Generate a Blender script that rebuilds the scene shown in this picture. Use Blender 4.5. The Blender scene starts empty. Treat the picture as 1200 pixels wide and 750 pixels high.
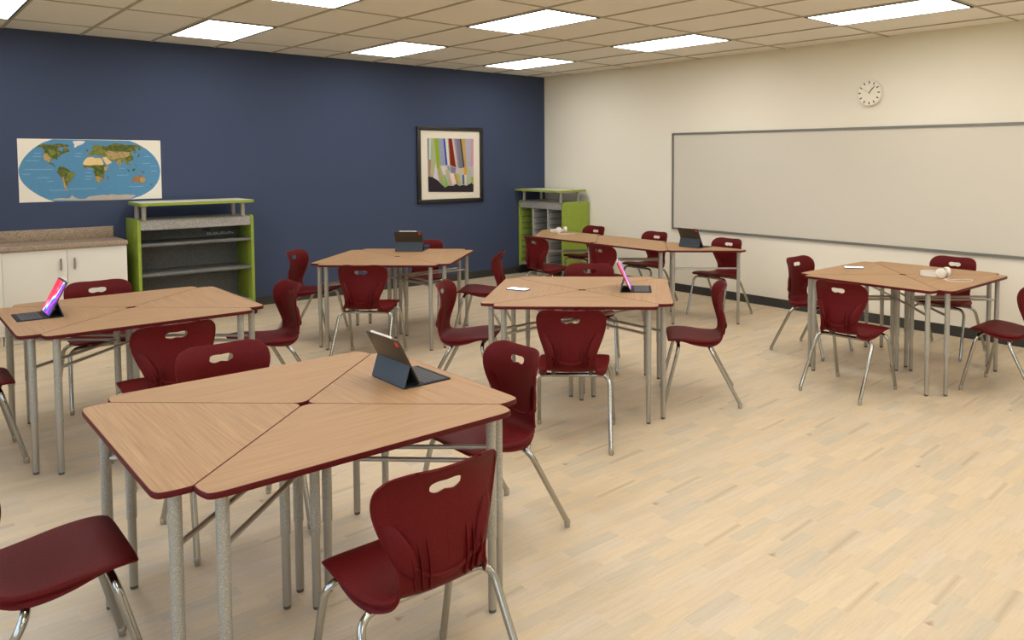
import bpy, bmesh, math, random
from mathutils import Vector, Matrix
from mathutils.geometry import tessellate_polygon
random.seed(4)
S = bpy.context.scene
COL = S.collection
PI = math.pi

# ------------------------------------------------------------------ room frame
XW, YW, H = 3.376, 3.067, 2.904          # whiteboard wall, blue wall, ceiling height
XL, YF = -5.35, -9.3                      # window wall, wall behind the camera

# ------------------------------------------------------------------ helpers
def lin(h, k=1.0):
    if isinstance(h, str):
        h = [int(h[i:i+2], 16)/255 for i in (0, 2, 4)]
        h = [c/12.92 if c <= .04045 else ((c+.055)/1.055)**2.4 for c in h]
    return (h[0]*k, h[1]*k, h[2]*k, 1)

class NT:
    def __init__(s, name):
        s.m = bpy.data.materials.new(name); s.m.use_nodes = True
        s.t = s.m.node_tree; s.n = s.t.nodes; s.b = s.n['Principled BSDF']
    def new(s, typ, **kw):
        n = s.n.new(typ)
        for k, v in kw.items(): setattr(n, k, v)
        return n
    def ln(s, a, b): s.t.links.new(a, b)
    def coord(s, kind='Object', scale=(1, 1, 1), rot=(0, 0, 0), rnd=False):
        tc = s.new('ShaderNodeTexCoord'); mp = s.new('ShaderNodeMapping')
        mp.inputs['Scale'].default_value = scale; mp.inputs['Rotation'].default_value = rot
        s.ln(tc.outputs[kind], mp.inputs['Vector'])
        if rnd:
            oi = s.new('ShaderNodeObjectInfo'); ad = s.new('ShaderNodeVectorMath', operation='ADD')
            ml = s.new('ShaderNodeMath', operation='MULTIPLY'); ml.inputs[1].default_value = 40
            s.ln(oi.outputs['Random'], ml.inputs[0]); s.ln(tc.outputs[kind], ad.inputs[0]); s.ln(ml.outputs[0], ad.inputs[1])
            s.ln(ad.outputs[0], mp.inputs['Vector'])
        return mp.outputs['Vector']
    def noise(s, vec, scale, detail=3, rough=.5):
        n = s.new('ShaderNodeTexNoise'); n.inputs['Scale'].default_value = scale
        n.inputs['Detail'].default_value = detail; n.inputs['Roughness'].default_value = rough
        if vec is not None: s.ln(vec, n.inputs['Vector'])
        return n.outputs['Fac']
    def ramp(s, fac, stops, interp='LINEAR'):
        r = s.new('ShaderNodeValToRGB'); e = r.color_ramp.elements; r.color_ramp.interpolation = interp
        while len(e) < len(stops): e.new(.5)
        for i, (p, c) in enumerate(stops): e[i].position = p; e[i].color = c
        s.ln(fac, r.inputs['Fac']); return r.outputs['Color']
    def mix(s, fac, a, b, mode='MIX'):
        m = s.new('ShaderNodeMix', data_type='RGBA', blend_type=mode)
        for inp, v in ((m.inputs[0], fac), (m.inputs[6], a), (m.inputs[7], b)):
            if hasattr(v, 'links') or hasattr(v, 'is_output'): s.ln(v, inp)
            else: inp.default_value = v
        return m.outputs[2]
    def math(s, op, a, b=None):
        m = s.new('ShaderNodeMath', operation=op)
        for i, v in enumerate((a, b)):
            if v is None: continue
            if hasattr(v, 'is_output'): s.ln(v, m.inputs[i])
            else: m.inputs[i].default_value = v
        if op == 'COMPARE': m.inputs[2].default_value = .4
        return m.outputs[0]
    def bump(s, h, strength=.2, dist=.002):
        b = s.new('ShaderNodeBump'); b.inputs['Strength'].default_value = strength; b.inputs['Distance'].default_value = dist
        s.ln(h, b.inputs['Height']); s.ln(b.outputs['Normal'], s.b.inputs['Normal'])
    def set(s, col=None, rough=.5, metal=0, spec=.5):
        if col is not None:
            if hasattr(col, 'is_output'): s.ln(col, s.b.inputs['Base Color'])
            else: s.b.inputs['Base Color'].default_value = col
        s.b.inputs['Roughness'].default_value = rough; s.b.inputs['Metallic'].default_value = metal
        s.b.inputs['Specular IOR Level'].default_value = spec
        return s.m

def simple(name, col, rough=.5, metal=0, spec=.5, bump=None, var=0):
    t = NT(name)
    c = lin(col)
    if var or bump: v = t.coord()
    if var:
        f = t.noise(v, 14, 4); c = t.ramp(f, [(.3, lin(col, 1-var)), (.7, lin(col, 1+var))])
    if bump: t.bump(t.noise(v, bump[0], 3), bump[1], bump[2])
    return t.set(c, rough, metal, spec)

class MB:
    """collects shapes, build() links them as ONE mesh object"""
    def __init__(s): s.bm = bmesh.new()
    def box(s, a, b, bev=0, seg=2, mat=0):
        t = bmesh.new(); bmesh.ops.create_cube(t, size=1)
        for v in t.verts: v.co = Vector([(a[i]+b[i])/2 + v.co[i]*(b[i]-a[i]) for i in range(3)])
        if bev: bmesh.ops.bevel(t, geom=t.edges[:], offset=bev, segments=seg, affect='EDGES', profile=.5)
        return s.take(t, mat)
    def take(s, t, mat=0, M=None):
        if M is not None: bmesh.ops.transform(t, matrix=M, verts=t.verts)
        mp = {v: s.bm.verts.new(v.co) for v in t.verts}
        for f in t.faces:
            try:
                g = s.bm.faces.new([mp[v] for v in f.verts]); g.material_index = mat; g.smooth = f.smooth
            except ValueError: pass
        t.free(); return s
    def prism(s, pts, z0, z1, axis='z', bev=0, mat=0, seg=2):
        """extruded outline; axis x: pts are (y,z); y: (x,z); z: (x,y)"""
        def P(p, d): return {'x': (d, p[0], p[1]), 'y': (p[0], d, p[1]), 'z': (p[0], p[1], d)}[axis]
        t = bmesh.new(); A = [t.verts.new(P(p, z0)) for p in pts]; B = [t.verts.new(P(p, z1)) for p in pts]
        n = len(pts)
        t.faces.new(A[::-1]); t.faces.new(B)
        for i in range(n): t.faces.new([A[i], A[(i+1) % n], B[(i+1) % n], B[i]])
        bmesh.ops.recalc_face_normals(t, faces=t.faces[:])
        if bev:
            ed = [e for e in t.edges if abs(e.verts[0].co['xyz'.index(axis)]-e.verts[1].co['xyz'.index(axis)]) < 1e-6]
            bmesh.ops.bevel(t, geom=ed, offset=bev, segments=seg, affect='EDGES', profile=.5)
        return s.take(t, mat)
    def tube(s, path, r, n=12, caps=True, mat=0, closed=False):
        P = [Vector(p) for p in path]; R = r if isinstance(r, (list, tuple)) else [r]*len(P)
        t = bmesh.new(); rings = []; u = None
        for i, p in enumerate(P):
            if closed: d = (P[(i+1) % len(P)]-P[i-1]).normalized()
            else: d = (P[min(i+1, len(P)-1)]-P[max(i-1, 0)]).normalized()
            if u is None:
                u = d.orthogonal().normalized()
            u = (u-d*u.dot(d)).normalized(); w = d.cross(u)
            rings.append([t.verts.new(p+(u*math.cos(2*PI*k/n)+w*math.sin(2*PI*k/n))*R[i]) for k in range(n)])
        m = len(rings)
        for i in range(m if closed else m-1):
            a, b = rings[i], rings[(i+1) % m]
            for k in range(n):
                f = t.faces.new([a[k], a[(k+1) % n], b[(k+1) % n], b[k]]); f.smooth = True
        if caps and not closed: t.faces.new(rings[0][::-1]); t.faces.new(rings[-1])
        return s.take(t, mat)
    def lathe(s, prof, c=(0, 0, 0), n=24, M=None, mat=0, smooth=True):
        t = bmesh.new(); rings = []
        for r, z in prof:
            rings.append([t.verts.new((r*math.cos(2*PI*k/n), r*math.sin(2*PI*k/n), z)) for k in range(n)] if r > 1e-6 else [t.verts.new((0, 0, z))])
        for a, b in zip(rings, rings[1:]):
            for k in range(n):
                q = [a[k % len(a)], a[(k+1) % len(a)], b[(k+1) % len(b)], b[k % len(b)]]
                q = [v for i, v in enumerate(q) if v not in q[:i]]
                if len(q) > 2:
                    f = t.faces.new(q); f.smooth = smooth
        bmesh.ops.recalc_face_normals(t, faces=t.faces[:])
        X = Matrix.Translation(c) @ (M if M is not None else Matrix())
        return s.take(t, mat, X)
    def mesh(s, name, mats, sharp=35):
        me = bpy.data.meshes.new(name); bmesh.ops.recalc_face_normals(s.bm, faces=s.bm.faces[:])
        s.bm.to_mesh(me); s.bm.free()
        for m in (mats if isinstance(mats, (list, tuple)) else [mats]): me.materials.append(m)
        if sharp:
            me.polygons.foreach_set('use_smooth', [True]*len(me.polygons)); me.set_sharp_from_angle(angle=math.radians(sharp))
        return me
    def build(s, name, mats, parent=None, sharp=35, loc=None):
        o = bpy.data.objects.new(name, s.mesh(name, mats, sharp)); COL.objects.link(o)
        if parent is not None: o.parent = parent
        if loc is not None: o.location = loc
        return o

def tag(o, label, cat, group=None):
    o['label'] = label; o['category'] = cat
    if group: o['group'] = group
    return o
def thing(name, label, cat, loc=(0, 0, 0), rz=0, group=None):
    o = bpy.data.objects.new(name, None); COL.objects.link(o); o.empty_display_size = .1
    o.location = loc; o.rotation_euler = (0, 0, rz)
    return tag(o, label, cat, group)
def struct(name, mb, mats, parent=None, sharp=35):
    o = mb.build(name, mats, parent, sharp)
    if parent is None: o['kind'] = 'structure'
    return o
def dup(o, parent=None):
    c = o.copy(); COL.objects.link(c)
    if parent is not None: c.parent = parent
    for ch in o.children: dup(ch, c)
    return c
def fillet(pts, rad, n=7):
    """polyline with rounded interior corners"""
    P = [Vector(p) for p in pts]; out = [P[0]]
    for i in range(1, len(P)-1):
        a = (P[i-1]-P[i]); b = (P[i+1]-P[i]); la, lb = a.length, b.length; a.normalize(); b.normalize()
        ang = a.angle(b); d = min(rad/math.tan(ang/2), la*.49, lb*.49)
        p0, p1 = P[i]+a*d, P[i]+b*d
        for k in range(n+1):
            t = k/n; out.append(p0*(1-t)**2+P[i]*2*t*(1-t)+p1*t*t)
    return out+[P[-1]]
def rrect(x0, x1, y0, y1, r, n=6):
    out = []
    rs = r if isinstance(r, (list, tuple)) else [r]*4
    for (cx, cy, a), q in zip(((x1, y1, 0), (x0, y1, 90), (x0, y0, 180), (x1, y0, 270)), rs):
        sx = -1 if cx == x1 else 1; sy = -1 if cy == y1 else 1
        if q <= 0: out.append((cx, cy)); continue
        for k in range(n+1):
            t = math.radians(a+90*k/n); out.append((cx+sx*q+q*math.cos(t), cy+sy*q+q*math.sin(t)))
    return out
def poly_round(pts, radii, n=8):
    """closed polygon with circular rounded corners"""
    out = []; N = len(pts)
    for i in range(N):
        P, A, B = Vector(pts[i]), Vector(pts[i-1]), Vector(pts[(i+1) % N]); r = radii[i]
        a, b = (A-P).normalized(), (B-P).normalized(); ang = a.angle(b); d = r/math.tan(ang/2)
        c = P+(a+b).normalized()*(r/math.sin(ang/2)); p0, p1 = P+a*d, P+b*d
        v0, v1 = p0-c, p1-c; a0 = math.atan2(v0.y, v0.x); da = math.atan2(v1.y, v1.x)-a0
        da = (da+PI) % (2*PI)-PI
        for k in range(n+1):
            t = a0+da*k/n; out.append((c.x+r*math.cos(t), c.y+r*math.sin(t)))
    return out
def flat_polys(name, polys, mat, parent, plane, layer=None, step=.0006, second=()):
    """flat printed shapes: each polygon keeps its own flat ink colour; plane(u, v, d) -> point"""
    me = bpy.data.meshes.new(name); V = []; F = []; C = []; MI = []
    for i, (c, P) in enumerate(polys):
        d = (layer[i] if layer else i)*step
        base = len(V); V += [plane(u, v, d) for u, v in P]
        for tri in tessellate_polygon([[Vector((u, v, 0)) for u, v in P]]):
            a, b, e = tri
            ar = (P[b][0]-P[a][0])*(P[e][1]-P[a][1])-(P[b][1]-P[a][1])*(P[e][0]-P[a][0])
            F.append((base+a, base+b, base+e) if ar > 0 else (base+a, base+e, base+b)); C.append(lin(c)); MI.append(1 if i in second else 0)
    me.from_pydata([tuple(v) for v in V], [], F)
    at = me.color_attributes.new('ink', 'FLOAT_COLOR', 'CORNER')
    k = 0
    for f, c in zip(F, C):
        for _ in f: at.data[k].color = c; k += 1
    for q in (mat if isinstance(mat, (list, tuple)) else [mat]): me.materials.append(q)
    me.polygons.foreach_set('material_index', MI)
    o = bpy.data.objects.new(name, me); COL.objects.link(o)
    if parent is not None: o.parent = parent
    return o
MAP= [('ocean',[(0.276,0.607),(0.92,0.602),(0.976,0.579),(1.02,0.552),(1.071,0.517),(1.115,0.474),(1.147,0.433),(1.17,0.388),(1.184,0.343),(1.191,0.295),(1.188,0.25),(1.178,0.202),(1.159,0.161),(1.128,0.117),(1.098,0.088),(1.052,0.056),(1.006,0.031),(0.918,0.003),(0.27,0.0),(0.213,0.026),(0.158,0.06),(0.12,0.09),(0.083,0.123),(0.054,0.156),(0.031,0.189),(0.015,0.221),(0.006,0.257),(0.003,0.284),(0.002,0.308),(0.006,0.332),(0.015,0.359),(0.029,0.394),(0.049,0.429),(0.08,0.471),(0.117,0.511),(0.155,0.544),(0.196,0.573)]),('green',[(0.141,0.525),(0.166,0.547),(0.195,0.559),(0.238,0.555),(0.27,0.552),(0.295,0.561),(0.332,0.566),(0.368,0.556),(0.397,0.554),(0.408,0.541),(0.386,0.533),(0.36,0.527),(0.338,0.535),(0.323,0.526),(0.316,0.513),(0.319,0.5),(0.333,0.495),(0.344,0.487),(0.355,0.491),(0.352,0.504),(0.36,0.522),(0.382,0.527),(0.396,0.514),(0.41,0.491),(0.403,0.48),(0.384,0.482),(0.366,0.473),(0.351,0.464),(0.336,0.456),(0.324,0.438),(0.309,0.424),(0.305,0.402),(0.298,0.411),(0.291,0.417),(0.273,0.417),(0.258,0.411),(0.251,0.398),(0.252,0.38),(0.264,0.371),(0.274,0.38),(0.279,0.373),(0.271,0.364),(0.285,0.355),(0.292,0.336),(0.283,0.34),(0.271,0.358),(0.253,0.364),(0.232,0.38),(0.219,0.402),(0.204,0.394),(0.198,0.424),(0.19,0.442),(0.195,0.459),(0.207,0.473),(0.207,0.495),(0.197,0.516),(0.187,0.528),(0.166,0.528),(0.148,0.52)]),('tan',[(0.193,0.446),(0.206,0.468),(0.228,0.47),(0.238,0.451),(0.259,0.424),(0.249,0.405),(0.248,0.382),(0.232,0.384),(0.219,0.405),(0.206,0.398),(0.199,0.424)]),('brown',[(0.281,0.552),(0.332,0.559),(0.383,0.549),(0.368,0.538),(0.338,0.542),(0.316,0.531),(0.295,0.535)]),('lightgreen',[(0.24,0.499),(0.279,0.504),(0.297,0.482),(0.289,0.455),(0.259,0.446),(0.238,0.464)]),('ice',[(0.436,0.59),(0.488,0.595),(0.537,0.592),(0.529,0.573),(0.502,0.555),(0.475,0.546),(0.456,0.528),(0.445,0.534),(0.449,0.554),(0.442,0.572)]),('green',[(0.314,0.336),(0.332,0.343),(0.354,0.34),(0.379,0.322),(0.405,0.304),(0.412,0.292),(0.434,0.285),(0.448,0.274),(0.44,0.245),(0.424,0.223),(0.409,0.201),(0.393,0.183),(0.385,0.161),(0.374,0.143),(0.376,0.098),(0.365,0.103),(0.355,0.13),(0.349,0.175),(0.343,0.211),(0.329,0.238),(0.312,0.265),(0.3,0.287),(0.308,0.314)]),('tan',[(0.331,0.24),(0.351,0.242),(0.359,0.211),(0.364,0.175),(0.374,0.139),(0.375,0.1),(0.365,0.105),(0.355,0.13),(0.349,0.175),(0.343,0.211)]),('lightgreen',[(0.389,0.282),(0.434,0.281),(0.445,0.27),(0.436,0.245),(0.409,0.21),(0.386,0.174),(0.376,0.219)]),('antarctic',[(0.242,0.016),(0.286,0.03),(0.337,0.033),(0.381,0.027),(0.404,0.039),(0.416,0.061),(0.426,0.043),(0.47,0.019),(0.516,0.017),(0.562,0.043),(0.6,0.046),(0.678,0.054),(0.717,0.049),(0.749,0.058),(0.804,0.048),(0.852,0.052),(0.9,0.05),(0.949,0.044),(0.963,0.037),(0.915,0.009),(0.85,0.003),(0.523,0.003)]),('green',[(0.515,0.379),(0.531,0.406),(0.551,0.429),(0.582,0.435),(0.601,0.435),(0.612,0.424),(0.65,0.426),(0.669,0.42),(0.677,0.402),(0.691,0.36),(0.706,0.342),(0.735,0.343),(0.725,0.323),(0.705,0.296),(0.689,0.282),(0.692,0.25),(0.687,0.223),(0.667,0.195),(0.651,0.177),(0.631,0.173),(0.62,0.187),(0.61,0.233),(0.611,0.26),(0.6,0.283),(0.602,0.311),(0.59,0.329),(0.555,0.325),(0.521,0.33),(0.515,0.357)]),('sand',[(0.515,0.379),(0.531,0.406),(0.551,0.429),(0.582,0.435),(0.601,0.435),(0.612,0.424),(0.65,0.426),(0.669,0.42),(0.677,0.402),(0.689,0.362),(0.679,0.353),(0.625,0.356),(0.579,0.35),(0.526,0.354),(0.515,0.359)]),('tan',[(0.69,0.342),(0.706,0.34),(0.735,0.343),(0.725,0.323),(0.705,0.296),(0.691,0.296)]),('tan',[(0.611,0.242),(0.645,0.242),(0.675,0.214),(0.665,0.195),(0.651,0.179),(0.631,0.175),(0.621,0.189)]),('brown',[(0.71,0.213),(0.719,0.24),(0.732,0.248),(0.726,0.222),(0.718,0.205)]),('lightgreen',[(0.545,0.447),(0.544,0.461),(0.567,0.465),(0.572,0.483),(0.583,0.497),(0.607,0.506),(0.592,0.52),(0.6,0.543),(0.623,0.557),(0.662,0.557),(0.654,0.539),(0.685,0.548),(0.716,0.544),(0.748,0.558),(0.78,0.572),(0.819,0.575),(0.875,0.559),(0.931,0.56),(0.98,0.556),(1.029,0.547),(1.02,0.528),(0.995,0.533),(0.971,0.518),(0.974,0.49),(0.965,0.467),(0.945,0.495),(0.929,0.485),(0.936,0.462),(0.952,0.429),(0.943,0.396),(0.918,0.392),(0.902,0.382),(0.917,0.359),(0.921,0.34),(0.901,0.35),(0.885,0.368),(0.87,0.383),(0.862,0.401),(0.845,0.378),(0.833,0.359),(0.828,0.332),(0.817,0.35),(0.806,0.378),(0.79,0.392),(0.759,0.397),(0.728,0.411),(0.69,0.443),(0.651,0.443),(0.628,0.456),(0.605,0.456),(0.582,0.447),(0.571,0.461),(0.563,0.447)]),('green',[(0.665,0.534),(0.685,0.548),(0.716,0.542),(0.748,0.556),(0.779,0.554),(0.874,0.555),(0.931,0.558),(0.967,0.542),(0.969,0.518),(0.97,0.49),(0.963,0.47),(0.945,0.497),(0.929,0.488),(0.849,0.494),(0.77,0.5),(0.707,0.502),(0.676,0.511)]),('brown',[(0.748,0.558),(0.78,0.572),(0.819,0.575),(0.875,0.559),(0.931,0.56),(0.98,0.556),(1.025,0.545),(1.012,0.536),(0.963,0.545),(0.874,0.551),(0.795,0.558)]),('tan',[(0.702,0.48),(0.738,0.498),(0.769,0.491),(0.808,0.48),(0.849,0.491),(0.913,0.488),(0.92,0.462),(0.903,0.441),(0.863,0.429),(0.839,0.426),(0.807,0.424),(0.791,0.415),(0.767,0.408),(0.728,0.424),(0.717,0.447)]),('tan',[(0.798,0.383),(0.814,0.406),(0.842,0.404),(0.841,0.378),(0.831,0.359),(0.827,0.335),(0.817,0.352)]),('green',[(0.871,0.424),(0.911,0.441),(0.938,0.448),(0.948,0.424),(0.941,0.4),(0.918,0.395),(0.894,0.398)]),('sand',[(0.677,0.429),(0.713,0.438),(0.735,0.406),(0.76,0.383),(0.742,0.369),(0.714,0.356),(0.699,0.383),(0.685,0.411)]),('green',[(0.545,0.492),(0.542,0.506),(0.553,0.515),(0.561,0.497),(0.556,0.486)]),('green',[(0.998,0.476),(1.006,0.462),(1.001,0.439),(0.98,0.429),(0.993,0.448)]),('green',[(0.936,0.307),(0.957,0.321),(0.964,0.302),(0.948,0.286),(0.933,0.293)]),('green',[(0.888,0.317),(0.9,0.312),(0.917,0.284),(0.907,0.282),(0.893,0.301)]),('green',[(0.962,0.363),(0.974,0.349),(0.977,0.33),(0.967,0.34)]),('green',[(1.005,0.294),(1.038,0.287),(1.054,0.268),(1.029,0.273)]),('green',[(1.067,0.125),(1.084,0.135),(1.088,0.139),(1.075,0.13)]),('green',[(1.096,0.149),(1.114,0.162),(1.116,0.15),(1.1,0.141)]),('green',[(0.995,0.533),(1.012,0.528),(1.016,0.505),(1.007,0.5),(0.999,0.514)]),('rust',[(0.933,0.209),(0.946,0.227),(0.971,0.232),(0.992,0.25),(1.008,0.25),(1.012,0.236),(1.028,0.226),(1.035,0.249),(1.045,0.23),(1.056,0.202),(1.047,0.173),(1.018,0.155),(0.998,0.174),(0.977,0.184),(0.953,0.175),(0.935,0.171)]),('tan',[(1.003,0.231),(1.028,0.221),(1.036,0.235),(1.054,0.202),(1.046,0.178),(1.02,0.162),(1.002,0.189)])]
ART= [('bebac3',[(-0.374,0.36),(0.348,0.363),(0.339,-0.379),(-0.37,-0.358)]),('6e6978',[(-0.37,0.357),(-0.352,0.357),(-0.356,0.07),(-0.369,0.073)]),('becdc8',[(-0.352,0.357),(-0.318,0.358),(-0.326,0.07),(-0.35,0.065)]),('a5af87',[(-0.318,0.358),(-0.27,0.358),(-0.241,0.056),(-0.267,-0.061),(-0.333,-0.061),(-0.326,0.073)]),('8caa28',[(-0.27,0.358),(-0.209,0.356),(-0.186,-0.045),(-0.233,-0.048)]),('969baf',[(-0.209,0.356),(-0.133,0.357),(-0.097,-0.003),(-0.186,-0.011)]),('2846b4',[(-0.133,0.357),(-0.107,0.358),(-0.07,0.001),(-0.097,-0.009)]),('dcd7be',[(-0.104,0.358),(-0.059,0.359),(-0.038,-0.009),(-0.07,0.001)]),('aa9682',[(-0.065,0.359),(-0.041,0.359),(-0.019,-0.009),(-0.038,-0.009)]),('7d2314',[(-0.049,0.359),(0.0,0.36),(0.064,-0.039),(-0.025,-0.004)]),('c3b9a5',[(0.0,0.36),(0.034,0.36),(0.1,-0.039),(0.064,-0.039)]),('9682a5',[(0.034,0.36),(0.069,0.361),(0.124,-0.048),(0.094,-0.039)]),('787882',[(0.069,0.356),(0.129,0.357),(0.18,-0.048),(0.12,-0.048)]),('3c3c41',[(0.125,0.357),(0.149,0.357),(0.2,-0.031),(0.178,-0.04)]),('be9b55',[(0.149,0.357),(0.213,0.358),(0.228,-0.049),(0.2,-0.04)]),('afaab9',[(0.213,0.358),(0.307,0.36),(0.302,-0.023),(0.228,-0.049)]),('c396a0',[(0.307,0.36),(0.348,0.361),(0.343,-0.015),(0.298,-0.032)]),('a57d73',[(-0.369,0.073),(-0.326,0.073),(-0.335,-0.161),(-0.367,-0.152)]),('aaaf82',[(-0.328,-0.061),(-0.266,0.023),(-0.232,-0.045),(-0.284,-0.196),(-0.335,-0.161)]),('d7c8d7',[(-0.256,0.031),(-0.212,-0.214),(-0.296,-0.195)]),('a5a564',[(-0.229,-0.048),(-0.18,-0.02),(-0.117,-0.31),(-0.202,-0.214)]),('d7cdbe',[(-0.18,-0.015),(-0.093,-0.009),(-0.104,-0.114),(-0.134,-0.139)]),('82b464',[(-0.143,-0.139),(-0.105,-0.139),(-0.062,-0.268),(-0.117,-0.31)]),('beaa8c',[(-0.104,-0.063),(-0.07,-0.055),(0.001,-0.278),(-0.062,-0.277)]),('dcd7cd',[(-0.036,-0.115),(0.023,-0.116),(0.061,-0.254),(0.001,-0.278)]),('877d96',[(-0.035,-0.012),(0.06,-0.047),(0.047,-0.116),(-0.016,-0.112)]),('78a08c',[(-0.081,-0.015),(-0.058,-0.009),(-0.031,-0.067),(-0.044,-0.098)]),('cd8c50',[(0.023,-0.119),(0.063,-0.12),(0.117,-0.272),(0.061,-0.257)]),('a0be6e',[(0.063,-0.125),(0.113,-0.125),(0.145,-0.273),(0.111,-0.281)]),('c8be96',[(0.114,-0.048),(0.184,-0.04),(0.179,-0.135),(0.113,-0.117)]),('d79632',[(0.188,-0.045),(0.235,-0.04),(0.233,-0.136),(0.193,-0.139)]),('505582',[(0.159,-0.138),(0.187,-0.139),(0.191,-0.265),(0.165,-0.274)]),('d7cdb4',[(0.193,-0.139),(0.233,-0.139),(0.221,-0.284),(0.197,-0.274)]),('aab9a0',[(0.235,-0.049),(0.296,-0.041),(0.304,-0.242),(0.221,-0.289)]),('c8afbe',[(0.296,-0.032),(0.343,-0.015),(0.342,-0.164),(0.305,-0.163)]),('aaaa3c',[(0.296,-0.168),(0.342,-0.169),(0.34,-0.278),(0.303,-0.251)]),('2d262d',[(-0.372,-0.152),(-0.306,-0.162),(-0.231,-0.205),(-0.193,-0.24),(-0.117,-0.31),(-0.068,-0.282),(0.011,-0.287),(0.061,-0.262),(0.11,-0.29),(0.181,-0.277),(0.221,-0.292),(0.303,-0.251),(0.34,-0.278),(0.339,-0.379),(-0.37,-0.358)])]

# ------------------------------------------------------------------ materials
M = {}
def mat_floor():
    t = NT('strip_floor'); tc = t.new('ShaderNodeTexCoord'); sp = t.new('ShaderNodeSeparateXYZ'); t.ln(tc.outputs['Object'], sp.inputs[0])
    Wd, PER, NP = .0685, 10, 3
    L = Wd*PER/2.5
    yy = t.math('DIVIDE', sp.outputs['Y'], Wd); row = t.math('FLOOR', yy); rm = t.math('FLOORED_MODULO', row, PER)
    wn = t.new('ShaderNodeTexWhiteNoise', noise_dimensions='1D'); t.ln(rm, wn.inputs['W'])
    off = t.math('MULTIPLY', wn.outputs['Value'], 7.3)
    xx = t.math('ADD', t.math('DIVIDE', sp.outputs['X'], L), off)
    # alternate short and long strips
    pid = t.math('FLOOR', xx); pm = t.math('FLOORED_MODULO', pid, 5)
    cb = t.new('ShaderNodeCombineXYZ'); t.ln(rm, cb.inputs['X']); t.ln(pm, cb.inputs['Y'])
    w2 = t.new('ShaderNodeTexWhiteNoise', noise_dimensions='3D'); t.ln(cb.outputs[0], w2.inputs['Vector'])
    base = t.ramp(w2.outputs['Value'], [(0, lin('c1b49d')), (.2, lin('c8b79c')), (.45, lin('ccb99c')), (.6, lin('d0bb9a')), (.8, lin('cdbda6')), (1, lin('d5c09e'))])
    # grain along the strips, different for every strip
    v2 = t.new('ShaderNodeCombineXYZ'); t.ln(t.math('MULTIPLY', sp.outputs['X'], 4), v2.inputs['X'])
    t.ln(t.math('MULTIPLY', sp.outputs['Y'], 40), v2.inputs['Y']); t.ln(t.math('MULTIPLY', w2.outputs['Value'], 60), v2.inputs['Z'])
    g = t.noise(v2.outputs[0], 1.6, 5, .6)
    c = t.mix(1.0, base, t.ramp(g, [(.3, (.91, .90, .88, 1)), (.55, (1, 1, 1, 1)), (.8, (1.03, 1.02, 1.0, 1))]), 'MULTIPLY')
    # fine fibre speckle
    f = t.noise(t.coord('Object', (30, 160, 1)), 3, 3, .6)
    c = t.mix(1.0, c, t.ramp(f, [(.35, (.93, .92, .91, 1)), (.6, (1.02, 1.02, 1.02, 1))]), 'MULTIPLY')
    # a knot at the end of some strips, and dark mineral streaks in others
    fx = t.math('FRACT', xx); fy = t.math('FRACT', yy)
    kx = t.math('MULTIPLY', t.math('SUBTRACT', fx, .03), 6.5); ky = t.math('MULTIPLY', t.math('SUBTRACT', fy, .62), t.math('ADD', 2.6, t.math('MULTIPLY', fx, 9)))
    kd = t.math('ADD', t.math('ABSOLUTE', kx), t.math('ABSOLUTE', ky))
    kn = t.math('MULTIPLY', t.math('MULTIPLY', t.math('COMPARE', rm, 6.0), t.math('COMPARE', pm, 2.0)), t.math('SUBTRACT', 1.0, t.math('MINIMUM', kd, 1.0)))
    c = t.mix(t.math('MULTIPLY', kn, .8), c, lin('96683f'))
    w3 = t.new('ShaderNodeTexWhiteNoise', noise_dimensions='3D'); cb3 = t.new('ShaderNodeVectorMath', operation='ADD'); cb3.inputs[1].default_value = (17.3, 4.1, 9)
    t.ln(cb.outputs[0], cb3.inputs[0]); t.ln(cb3.outputs[0], w3.inputs['Vector'])
    sd = t.math('ABSOLUTE', t.math('SUBTRACT', fy, t.math('ADD', .25, t.math('MULTIPLY', fx, .25))))
    st = t.math('MULTIPLY', t.math('GREATER_THAN', w3.outputs['Value'], .93), t.math('SUBTRACT', 1.0, t.math('MINIMUM', t.math('MULTIPLY', sd, 3.2), 1.0)))
    st = t.math('MULTIPLY', st, t.math('MULTIPLY', g, .9))
    c = t.mix(st, c, lin('948062'))
    t.bump(t.math('LESS_THAN', fy, .02), .1, .0006)
    return t.set(c, .42, 0, .35)
M['floor'] = mat_floor()
def mat_oak():
    t = NT('oak_laminate'); v = t.coord('Object', (46, .8, 1), rnd=True)
    g = t.noise(v, 3.0, 6, .62)
    v2 = t.coord('Object', (150, 2.5, 1), rnd=True); g2 = t.noise(v2, 3.2, 4, .6)
    c = t.ramp(g, [(.28, lin('93724f')), (.48, lin('a5815d')), (.72, lin('b3906b'))])
    c = t.mix(1.0, c, t.ramp(g2, [(.32, (.9, .88, .85, 1)), (.55, (1, 1, 1, 1)), (.75, (1.05, 1.05, 1.05, 1))]), 'MULTIPLY')
    return t.set(c, .5, 0, .3)
M['oak'] = mat_oak()
def mat_plastic():
    t = NT('maroon_plastic'); v = t.coord()
    t.bump(t.noise(v, 140, 3), .55, .002)
    f = t.noise(v, 160, 2)
    c = t.ramp(f, [(.3, lin('52090b')), (.7, lin('5f0d0f'))])
    return t.set(c, .55, 0, .16)
M['maroon'] = mat_plastic()
M['edge'] = simple('dark_red_edge', '53060a', .5, 0, .25)
M['chrome'] = simple('chrome', 'a9a9a5', .13, 1)
M['steel'] = simple('brushed_steel', 'b0ada6', .3, 1, bump=(400, .1, .0004))
def mat_leg():
    t = NT('silver_vein_paint'); v = t.coord()
    f = t.noise(v, 380, 2, .6)
    c = t.ramp(f, [(.35, lin('96938a')), (.58, lin('a8a59b')), (.70, lin('dcd9d0'))])
    t.bump(f, .2, .0004)
    return t.set(c, .42, .35, .5)
M['leg'] = mat_leg()
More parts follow.
